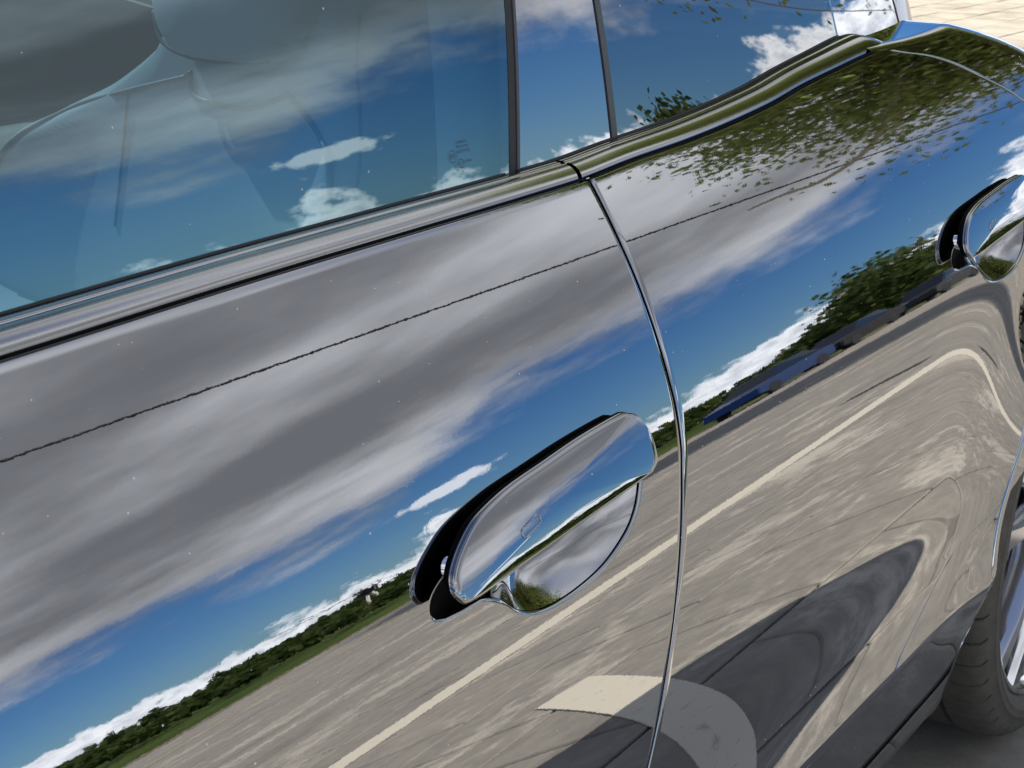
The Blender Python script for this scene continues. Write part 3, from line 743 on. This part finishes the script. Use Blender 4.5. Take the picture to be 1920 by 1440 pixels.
def seam(pts, rad=.0030, dz=-.034):
    P = catmull(np.array([(plane_x(z)+d_, y, z) for (y, z, d_) in pts]), 6); return inseat(tube('seam', P, rad, PIPING, seat, 6))
def bd(y, z):                                    # depth of the backrest face
    q = np.array([y, z])-bc; best = 1.0
    d = bo-bc; an = np.unwrap(np.arctan2(d[:, 1], d[:, 0])); rr = np.linalg.norm(d, axis=1); a = math.atan2(q[1], q[0])
    k = np.argmin(np.abs(((an-a+math.pi) % (2*math.pi))-math.pi)); rho = min(1, np.linalg.norm(q)/rr[k])
    return -.01-.055*rho**3*min(1, abs(y-.66)/.25)**2+.05*(max(0, rho-.86)/.14)**2-.001
def seamp(L): return [(y, z, bd(y, z)) for y, z in L]
seam(seamp([(.895, .822), (.891, .905), (.825, .952), (.739, .978), (.657, .999)]))
seam(seamp([(.739, .98), (.733, .913), (.726, .843)]), .0016)
seam(seamp([(.657, 1.004), (.646, .982), (.612, .976), (.568, .976), (.528, .988), (.517, .996)]))
seam(seamp([(.517, .996), (.469, .973), (.433, .952), (.424, .93), (.418, .89)]), .0034)
seam([(y, z, -.035) for y, z in [(.70, 1.062), (.681, 1.034), (.639, 1.0215), (.586, 1.0195), (.53, 1.0245)]], .0022)
seam(seamp([(.455, 1.07), (.440, 1.03), (.414, .985), (.407, .945), (.405, .91)]), .0016)
# passenger seat beyond
V = []; F = []
for i, z in enumerate(np.linspace(.6, 1.12, 16)):
    for j, y in enumerate(np.linspace(1.10, 1.60, 16)):
        s = abs(y-1.35)/.25; V.append((plane_x(z)+.03*s**3*0-.03*s**2+.05*s**8, y, z-.06*s**2*(z > .95)))
mesh('passenger_backrest', V, gridfaces(16, 16), LEATHER, car)
# inner door ledge
V = []; xx = np.linspace(-1.0, .135, 40); pr = [(.004, -.012), (.020, -.012), (.030, -.0135), (.036, -.020), (.040, -.017), (.048, -.0145), (.062, -.018), (.082, -.030), (.095, -.060), (.10, -.35)]
for x in xx:
    for a, h in pr: V.append((x, .118+a, float(ztop(x))+h+.004))
mesh('door_card', V, gridfaces(40, len(pr), 0, True), DOORCARD, front_door, sharp=60)
# centre pillar trim and belt
V = []
for z in np.linspace(.75, 1.36, 24):
    x0 = .20+.2*(z-1); yb_ = float(GY(.2, max(z, .97)))+.03
    for dx_, dy_ in ((-.055, .05), (-.045, .012), (-.02, .004), (.02, .004), (.07, .01), (.09, .06)): V.append((x0+dx_, yb_+dy_, z))
mesh('pillar_trim', V, gridfaces(24, 6), DOORCARD, car)
V = []
for z in np.linspace(.62, 1.36, 24):
    x0 = .19+.16*(z-1); y0 = .205+.30*(z-1)*.5
    for dx_, dy_ in ((-.024, .006), (.024, -.006)): V.append((x0+dx_, y0+dy_, z))
mesh('seat_belt', V, gridfaces(24, 2), WEB, car)

# etched marks at the lower rear corner of the front glass
ETCH = mat('etched_glass_mark', (.05, .12, .20), .6)
def glass_pt(x, z): return np.array((x, float(GY(x, z))-.0007, z))
def text_mark(txt, x, z, size, rot=0.0):
    cu_ = bpy.data.curves.new('mark', 'FONT'); cu_.body = txt; cu_.size = size; cu_.align_x = 'CENTER'; cu_.align_y = 'CENTER'
    to = bpy.data.objects.new('mark_tmp', cu_); COL.objects.link(to)
    me = bpy.data.meshes.new_from_object(to.evaluated_get(bpy.context.evaluated_depsgraph_get()))
    bpy.data.objects.remove(to)
    c_, s_ = math.cos(rot), math.sin(rot)
    for v in me.vertices:
        lx_, lz_ = v.co.x*c_-v.co.y*s_, v.co.x*s_+v.co.y*c_; p = glass_pt(x+lx_, z+lz_); v.co = p
    return link('glass_marking', me, win_f, ETCH)
def ring_mark(x, z, r):
    pts = [glass_pt(x+r*math.cos(a), z+r*math.sin(a)) for a in np.linspace(0, 2*math.pi, 33)]
    tube('glass_marking', pts, .00018, ETCH, win_f, 4)
gx, gz = .0615, 1.0125
text_mark('TEMPERED', gx+.0125, gz+.0085, .0026); text_mark('M70 AS2 N0', gx+.0130, gz+.0055, .0026); text_mark('43R-00083', gx+.0135, gz+.0022, .0034)
ring_mark(gx, gz, .0042); text_mark('E4', gx, gz, .0045)
ring_mark(gx+.0085, gz-.0058, .0030); text_mark('CCC', gx+.0085, gz-.0058, .0024); text_mark('E 001568', gx+.0165, gz-.0050, .0024)
text_mark('DOT', gx+.0030, gz-.0085, .0026, -1.2); text_mark('V', gx+.0095, gz-.0115, .0022)

# ================================================================ the yard
def ground_nodes(n, b, M):
    p = geo_pos(n); sp = n.new('ShaderNodeSeparateXYZ'); n.l.new(p, sp.inputs[0])
    q = n.comb(n.mul(sp.outputs[0], .55), sp.outputs[1], 0.0)
    a = n.noise(q, 1.6, 8, .62, .4); d = n.noise(p, 14, 6, .65); g = n.noise(p, 120, 3, .6)
    fade = n.noise(q, .5, 3, .5)
    patch = n.step(n.add(a, n.mul(n.sub(d, .5), .35)), .53, .66)
    base = n.mix(n.step(d, .3, .7), (.28, .262, .232, 1), (.375, .350, .307, 1))
    base = n.mix(n.mul(n.step(a, .25, .48), 1.0), (.215, .203, .186, 1), base)
    colr = n.mix(n.mul(patch, n.add(.35, fade)), base, (.60, .56, .48, 1))
    colr = n.mix(n.mul(n.step(g, .55, .75), .25), colr, (.12, .115, .11, 1))
    oi = n.new('ShaderNodeObjectInfo'); colr = n.mix(n.mul(oi.outputs['Random'], .22), colr, (.17, .165, .155, 1))
    n.l.new(colr, b.inputs['Base Color']); bump(n, b, n.add(g, d), .3, .004)
CONC = mat('worn_concrete', (.25, .24, .22), .85, spec=.25, build=ground_nodes)
def pale_nodes(n, b, M):
    p = geo_pos(n); d = n.noise(p, 3.0, 6, .65)
    n.l.new(n.mix(n.step(d, .3, .7), (.36, .325, .26, 1), (.55, .50, .41, 1)), b.inputs['Base Color'])
    oi = n.new('ShaderNodeObjectInfo'); lk = b.inputs['Base Color'].links[0].from_socket
    st = n.noise(p, 9.0, 5, .7); n.l.new(n.mix(n.mul(oi.outputs['Random'], .35), n.mix(n.mul(n.step(st, .55, .7), .4), lk, (.30, .26, .2, 1)), (.62, .58, .50, 1)), b.inputs['Base Color'])
PALE = mat('pale_sandstone_paving', (.5, .45, .37), .85, spec=.2, build=pale_nodes)
def verts_sheet(name, P, m, kind='structure'):
    o = mesh(name, P, [tuple(range(len(P)))], m, None, smooth=False); tag(o, kind=kind); return o
verts_sheet('ground', [(-900, -900, -.014), (900, -900, -.014), (900, 900, -.014), (-900, 900, -.014)], CONC)
# paving slabs, one by one near the car
pav = mesh('pavement', [(-1.3, -3.7, -.0125), (7.5, -3.7, -.0125), (7.5, 1.3, -.0125), (-1.3, 1.3, -.0125)], [(0, 1, 2, 3)], mat('joint_grit', (.035, .033, .03), .95), None, False); tag(pav, kind='structure')
def slab_mesh(w, d, h):
    e = .006; V = []
    for (i, z) in ((0, -h), (0, -e), (e, 0)):
        V += [(-w/2+i, -d/2+i, z), (w/2-i, -d/2+i, z), (w/2-i, d/2-i, z), (-w/2+i, d/2-i, z)]
    F = [(8, 9, 10, 11)]
    for k in (0, 4):
        for a in range(4): F.append((k+a, k+(a+1) % 4, k+4+(a+1) % 4, k+4+a))
    me = bpy.data.meshes.new('slab'); me.from_pydata(V, [], F); return me
sme = slab_mesh(.592, .592, .012); sme.materials.append(CONC)
for i in range(14):
    for j in range(8):
        o = bpy.data.objects.new('slab', sme); COL.objects.link(o); o.parent = pav
        o.location = (-.95+.6*i+(.3 if j % 2 else 0), -3.35+.6*j, random.uniform(-.0012, .0012)); o.rotation_euler = (R(random.uniform(-.08, .08)), R(random.uniform(-.08, .08)), R(random.uniform(-.3, .3)))
pav2 = mesh('pavement', [(7.6, 1.5, -.0125), (19, 1.5, -.0125), (19, 7.5, -.0125), (7.6, 7.5, -.0125)], [(0, 1, 2, 3)], mat('joint_grit'), None, False); tag(pav2, kind='structure')
pme = slab_mesh(.79, .392, .012); pme.materials.append(PALE)
for i in range(14):
    for j in range(15):
        o = bpy.data.objects.new('slab', pme); COL.objects.link(o); o.parent = pav2
        o.location = (8.0+.8*i+(.4 if j % 2 else 0), 1.7+.4*j, random.uniform(-.002, .002)); o.rotation_euler = (R(random.uniform(-.25, .25)), R(random.uniform(-.25, .25)), 0)

# painted lines
def mark_nodes(n, b, M):
    p = geo_pos(n); a = n.noise(p, 22, 6, .7); g = n.noise(p, 160, 3, .6)
    n.l.new(n.mix(n.mul(n.step(n.add(a, n.mul(g, .3)), .72, .86), .6), (.74, .69, .57, 1), (.33, .31, .27, 1)), b.inputs['Base Color'])
MARK = mat('worn_white_road_paint', (.72, .68, .58), .7, build=mark_nodes)
YEL = mat('pale_yellow_road_paint', (.62, .48, .24), .7)
def stripe(a, b, w, m=MARK, z=.0045):
    a = np.array(a, float); b = np.array(b, float); d = (b-a)/np.linalg.norm(b-a); nn_ = np.array([-d[1], d[0]])*w/2
    P = [a-nn_, b-nn_, b+nn_, a+nn_]; lo = [(q[0], q[1], z-.0030) for q in P]; hi = [(q[0], q[1], z) for q in P]
    o = mesh('road_marking', lo+hi, [(4, 5, 6, 7), (0, 1, 5, 4), (1, 2, 6, 5), (2, 3, 7, 6), (3, 0, 4, 7)], m, None, False); tag(o, kind='structure')
stripe((-6, -2.6), (14, -2.6), .20)
stripe((1.60, -1.36), (1.02, -.37), .14)
stripe((-10, -14), (60, -14), .15, YEL, z=-.006)

# grass bank and its edge
def grass_nodes(n, b, M):
    p = geo_pos(n); a = n.noise(p, .35, 6, .65); d = n.noise(p, 3, 5, .7)
    c1 = n.mix(n.step(a, .35, .65), (.034, .062, .012, 1), (.062, .094, .022, 1))
    n.l.new(n.mix(n.mul(n.step(d, .5, .7), .5), c1, (.13, .15, .05, 1)), b.inputs['Base Color'])
GRASS = mat('meadow_grass', (.06, .1, .02), .9, spec=.1, build=grass_nodes)
V = []; nx, ny = 70, 26
for j in range(ny):
    for i in range(nx):
        x = -120+6.2*i; y = -22-.0*j-(j/ny)**1.6*300
        z = (-.02 if j == 0 else .12+(.9*sm(j/8))*.6+random.uniform(-.06, .06)+1.5*(j/ny)**2)
        V.append((x+random.uniform(-1, 1), y+random.uniform(-.3, .3), z))
gb = mesh('grass_bank', V, gridfaces(ny, nx, 0, True), GRASS); tag(gb, kind='structure')
DIRT = mat('dry_verge_earth', (.20, .16, .095), .9)
verge = mesh('verge', [(-120, -22.6, -.004), (310, -22.6, -.004), (310, -20.6, -.004), (-120, -20.6, -.004)], [(0, 1, 2, 3)], DIRT, None, False); tag(verge, kind='structure')

# foliage
def leaf_mat(name, a, b_, sun=(.14, .17, .04)):
    def f(n, b, M):
        g = n.new('ShaderNodeNewGeometry'); rnd = g.outputs['Random Per Island']
        c1 = n.mix(rnd, (*a, 1), (*b_, 1)); n.l.new(n.mix(n.step(rnd, .86, .96), c1, (*sun, 1)), b.inputs['Base Color'])
        b.inputs['Transmission Weight'].default_value = 0
        tl = n.new('ShaderNodeBsdfTranslucent'); n.l.new(c1, tl.inputs[0]); mx = n.new('ShaderNodeMixShader'); mx.inputs[0].default_value = .58
        o = [q for q in n.n if q.type == 'OUTPUT_MATERIAL'][0]; n.l.new(b.outputs[0], mx.inputs[1]); n.l.new(tl.outputs[0], mx.inputs[2]); n.l.new(mx.outputs[0], o.inputs[0])
    return mat(name, a, .55, spec=.3, build=f)
LEAF = leaf_mat('young_green_leaves', (.19, .25, .05), (.40, .46, .14), (.78, .66, .42))
WOOD = leaf_mat('woodland_leaves', (.034, .062, .013), (.095, .135, .034), (.15, .17, .055))
BARK = mat('grey_brown_bark', (.12, .095, .07), .9)
PALEW = mat('pale_dead_wood', (.46, .40, .31), .85)
def leaves_vf(cen, size, aspect=.55):
    """one bent leaf (two quads' worth of triangles) per centre"""
    n = len(cen); a = rng.normal(size=(n, 3)); a /= np.linalg.norm(a, axis=1, keepdims=True)
    b = np.cross(a, rng.normal(size=(n, 3))); b /= np.linalg.norm(b, axis=1, keepdims=True); c_ = np.cross(a, b)
    s = size*rng.uniform(.6, 1.3, (n, 1)); w = s*aspect
    V = np.stack([cen-a*s, cen+b*w*.8+c_*w*.15, cen+a*s, cen-b*w*.8+c_*w*.15], 1).reshape(-1, 3)
    F = np.arange(4*n).reshape(-1, 4)
    return V, F
def fast_mesh(name, V, F, m, parent=None, smooth=False):
    me = bpy.data.meshes.new(name); V = np.asarray(V, np.float32); F = np.asarray(F, np.int32)
    me.vertices.add(len(V)); me.vertices.foreach_set('co', V.ravel())
    me.loops.add(F.size); me.loops.foreach_set('vertex_index', F.ravel())
    me.polygons.add(len(F)); me.polygons.foreach_set('loop_start', np.arange(0, F.size, F.shape[1], dtype=np.int32))
    me.update(calc_edges=True); me.validate()
    return link(name, me, parent, m)
# far wood along the bank: one mass of many crowns
C_ = []; Sz = []
def wood(n, az0, az1, d0, d1, h0, h1, per, leaf, ramp=None):
    for k in range(n):
        a = random.uniform(az0, az1); dist = random.uniform(d0, d1); x = dist*math.cos(R(a)); y = dist*math.sin(R(a))
        if y > -24: continue
        h = random.uniform(h0, h1)*(ramp(a) if ramp else 1); r = h*random.uniform(.38, .6)
        u = rng.normal(size=(per, 3)); u /= np.linalg.norm(u, axis=1, keepdims=True); u *= rng.uniform(.35, 1.0, (per, 1))**.4
        u *= (1+.25*np.sin(u[:, :1]*5+k))
        q = np.array([x, y, .5+h*.5])+u*np.array([r, r, h*.5]); C_.append(q); Sz.append(np.full((per, 1), leaf*(.7+.6*random.random())))
wood(520, -85, -9, 120, 200, 1.6, 3.6, 70, .6)
wood(420, -85, -15, 60, 115, .9, 2.1, 60, .38)
wood(620, -85, -30, 33, 58, .3, .75, 45, .17)
wood(170, -31.5, -20, 70, 110, 2.4, 4.8, 110, .40, lambda a: .35+.75*min(1, max(0, (a+31.5)/6)))
wood(16, -25.6, -23.6, 62, 72, 4.8, 6.4, 260, .26)
CC = np.concatenate(C_); SS = np.concatenate(Sz); Vw, Fw = leaves_vf(CC, SS, .8)
wd = fast_mesh('woodland', Vw, Fw, WOOD); tag(wd, 'dark green belt of woodland along the grass bank', 'woodland', kind='stuff')

def make_tree(name, base, crown, rad, nclump, per, leaf, label, hang=.0, bare=None, sc=1.0):
    t_ = empty(name, base); tag(t_, label, 'tree')
    base = np.array(base); crown = np.array(crown); rad = np.array(rad); inv_ = Matrix.Translation(-Vector(base))
    def put(o): o.matrix_parent_inverse = inv_; return o
    mid = base*.4+crown*.6; pts = catmull(np.array([base, base*.6+crown*.4+np.array([.1, .06, 0]), mid+np.array([-.1, .1, 0]), crown+np.array([0, 0, rad[2]*.4])]), 6)
    put(tube('trunk', pts, list(np.linspace(.20*sc, .04*sc, len(pts))), BARK, t_, 10))
    cl = []; BV = []; BF = []
    for k in range(nclump):
        u = rng.normal(size=3); u /= np.linalg.norm(u); u *= rng.uniform(.45, 1.0)**.6
        c = crown+u*rad*(1+.18*math.sin(3*u[0]+5*u[1])); cl.append(c)
        if k % 2 == 0:
            st = pts[int(rng.uniform(.4, .95)*(len(pts)-1))]; md = st*.45+c*.55+np.array([0, 0, .25])
            v, f = tube_vf(catmull(np.array([st, md, c]), 5), list(np.linspace(.045*sc, .008*sc, 11)), 5, len(BV)); BV += v; BF += f
    put(mesh('limbs', BV, BF, BARK, t_))
    cen = []
    for c in cl:
        n = int(per*rng.uniform(.5, 1.4)); s = rng.uniform(.20, .36)*sc
        q = rng.normal(size=(n, 3))*np.array([s, s, s*.75])+c
        q[:, 2] -= hang*np.abs(rng.normal(size=n))*s; cen.append(q)
    Vv, Ff = leaves_vf(np.concatenate(cen), leaf)
    put(fast_mesh('crown', Vv, Ff, LEAF, t_))
    if bare is not None: put(tube('bare_branch', catmull(np.array(bare), 6), list(np.linspace(.012*sc, .030*sc, (len(bare)-1)*6+1)), PALEW, t_, 6))
    return t_
def dirp(az_, el_, dist, o=(.4, .05, .93)):
    return np.array(o)+dist*np.array([math.cos(R(el_))*math.cos(R(az_)), math.cos(R(el_))*math.sin(R(az_)), math.sin(R(el_))])
make_tree('leafy_tree', (21.0, -2.2, 0), (20.5, -1.95, 10.15), (5.0, 5.1, 5.8), 520, 260, .092, 'big leafy tree overhanging the yard, mirrored in the rear door shoulder', .5,
          [dirp(-24.8, 14.7, 18.0), dirp(-23.4, 14.2, 18.2), dirp(-21.8, 13.4, 18.4), dirp(-19, 13.8, 18.8), dirp(-14, 17, 19.5)], 2.1)

# overhead cable along the yard
P = [(x, -7.5, 6.05+.0006*(x-15)**2*.4) for x in np.linspace(-30, 70, 80)]
cb = tube('overhead_cable', P, .024, RUBBER, None, 6); tag(cb, 'thin black overhead cable crossing the sky, mirrored along both doors', 'cable')

# A-frame pole with wires
CONP = mat('white_concrete_post', (.62, .6, .56), .8)
pole = empty('utility_pole', (31.5, -34.0, -.1)); pole.scale = (.8, .8, .74); tag(pole, 'white A-frame utility pole with dark transformer before the far woodland', 'pole')
def pl(name, pts, r, m): o = tube(name, pts, r, m, pole, 8); return o
pl('leg', [(-.9, .3, -.2), (-.12, 0, 2.6)], [.10, .07], CONP); pl('leg', [(.9, -.3, -.2), (.12, 0, 2.6)], [.10, .07], CONP); pl('leg', [(.1, 1.0, -.2), (0, .1, 2.6)], [.10, .07], CONP)
pl('crossbar', [(-.8, 0, 3.05), (.8, 0, 3.05)], .05, BLACK); pl('brace', [(-.5, .1, 1.2), (.5, -.1, 1.2)], .04, CONP)
o = box('transformer', -.32, .32, -.22, .22, 2.5, 3.0, BLACK, pole, .03)
for q in (-.7, -.35, .35, .7): pl('insulator', [(q, 0, 3.05), (q, 0, 3.35)], [.05, .03], BLACK)
for k, q in enumerate((-.7, .7)):
    for e_, nm in ((-1, 0), (1, 1)):
        Pp = [(q+e_*18*s*.75, -e_*18*s*.6, 3.30+.8*s*s-1.2*s) for s in np.linspace(0, 1, 14)]; pl('wire', Pp, .018, RUBBER)

# parked cars at the far edge of the yard
def far_car(x, y, colr, label, L=4.4, H=1.45):
    t_ = empty('parked_car', (x, y, -.01)); tag(t_, label, 'car', 'cars parked at the far edge')
    pm = mat('car_paint_'+label.split()[0], colr, .15, 0.3)
    def sect(name, prof, w, m, inset=0.0):
        n = len(prof); V = [(p[0], -w/2+inset*(p[1] > .95), p[1]) for p in prof]+[(p[0], w/2-inset*(p[1] > .95), p[1]) for p in prof]
        F = [tuple(range(n)), tuple(range(2*n-1, n-1, -1))]+[(k, n+k, n+(k+1) % n, (k+1) % n) for k in range(n)]
        return mesh(name, V, F, m, t_, False)
    sect('body', [(-L/2, .35), (-L/2+.05, .75), (-L*.28, .93), (L*.44, .95), (L/2, .8), (L/2-.02, .35), (L*.3, .22), (-L*.3, .22)], 1.8, pm)
    sect('cabin', [(-L*.27, .94), (-L*.12, H), (L*.22, H), (L*.42, .96)], 1.7, mat('far_car_glass', (.015, .02, .03), .05), .14)
    sect('roof', [(-L*.13, H-.01), (-L*.11, H+.03), (L*.21, H+.03), (L*.24, H-.01)], 1.42, pm)
    for wx in (-L*.31, L*.3):
        for sy in (-.82, .82):
            V = []; F = []
            for k in range(20):
                a = 2*math.pi*k/20; V += [(wx+.32*math.cos(a), sy-.09, .32+.32*math.sin(a)), (wx+.32*math.cos(a), sy+.09, .32+.32*math.sin(a))]
            for k in range(20): j = (k+1) % 20; F.append((2*k, 2*j, 2*j+1, 2*k+1))
            F += [tuple(2*k for k in range(20))[::-1], tuple(2*k+1 for k in range(20))]
            mesh('wheel', V, F, RUBBER, t_, False)
    return t_
far_car(33.0, -19.2, (.02, .05, .16), 'blue saloon parked at the far edge of the yard, mirrored beside the door gap')
far_car(38.6, -19.6, (.012, .012, .014), 'black saloon parked at the far edge, right of the blue one in the reflection')
far_car(44.6, -19.3, (.03, .032, .035), 'charcoal hatchback parked at the far edge, rightmost of the three', 4.0, 1.5)

for o in S.objects:                              # set the yard at its level under the car
    if o.parent is None and o.type in ('MESH', 'EMPTY') and o != car: o.location.z += GO
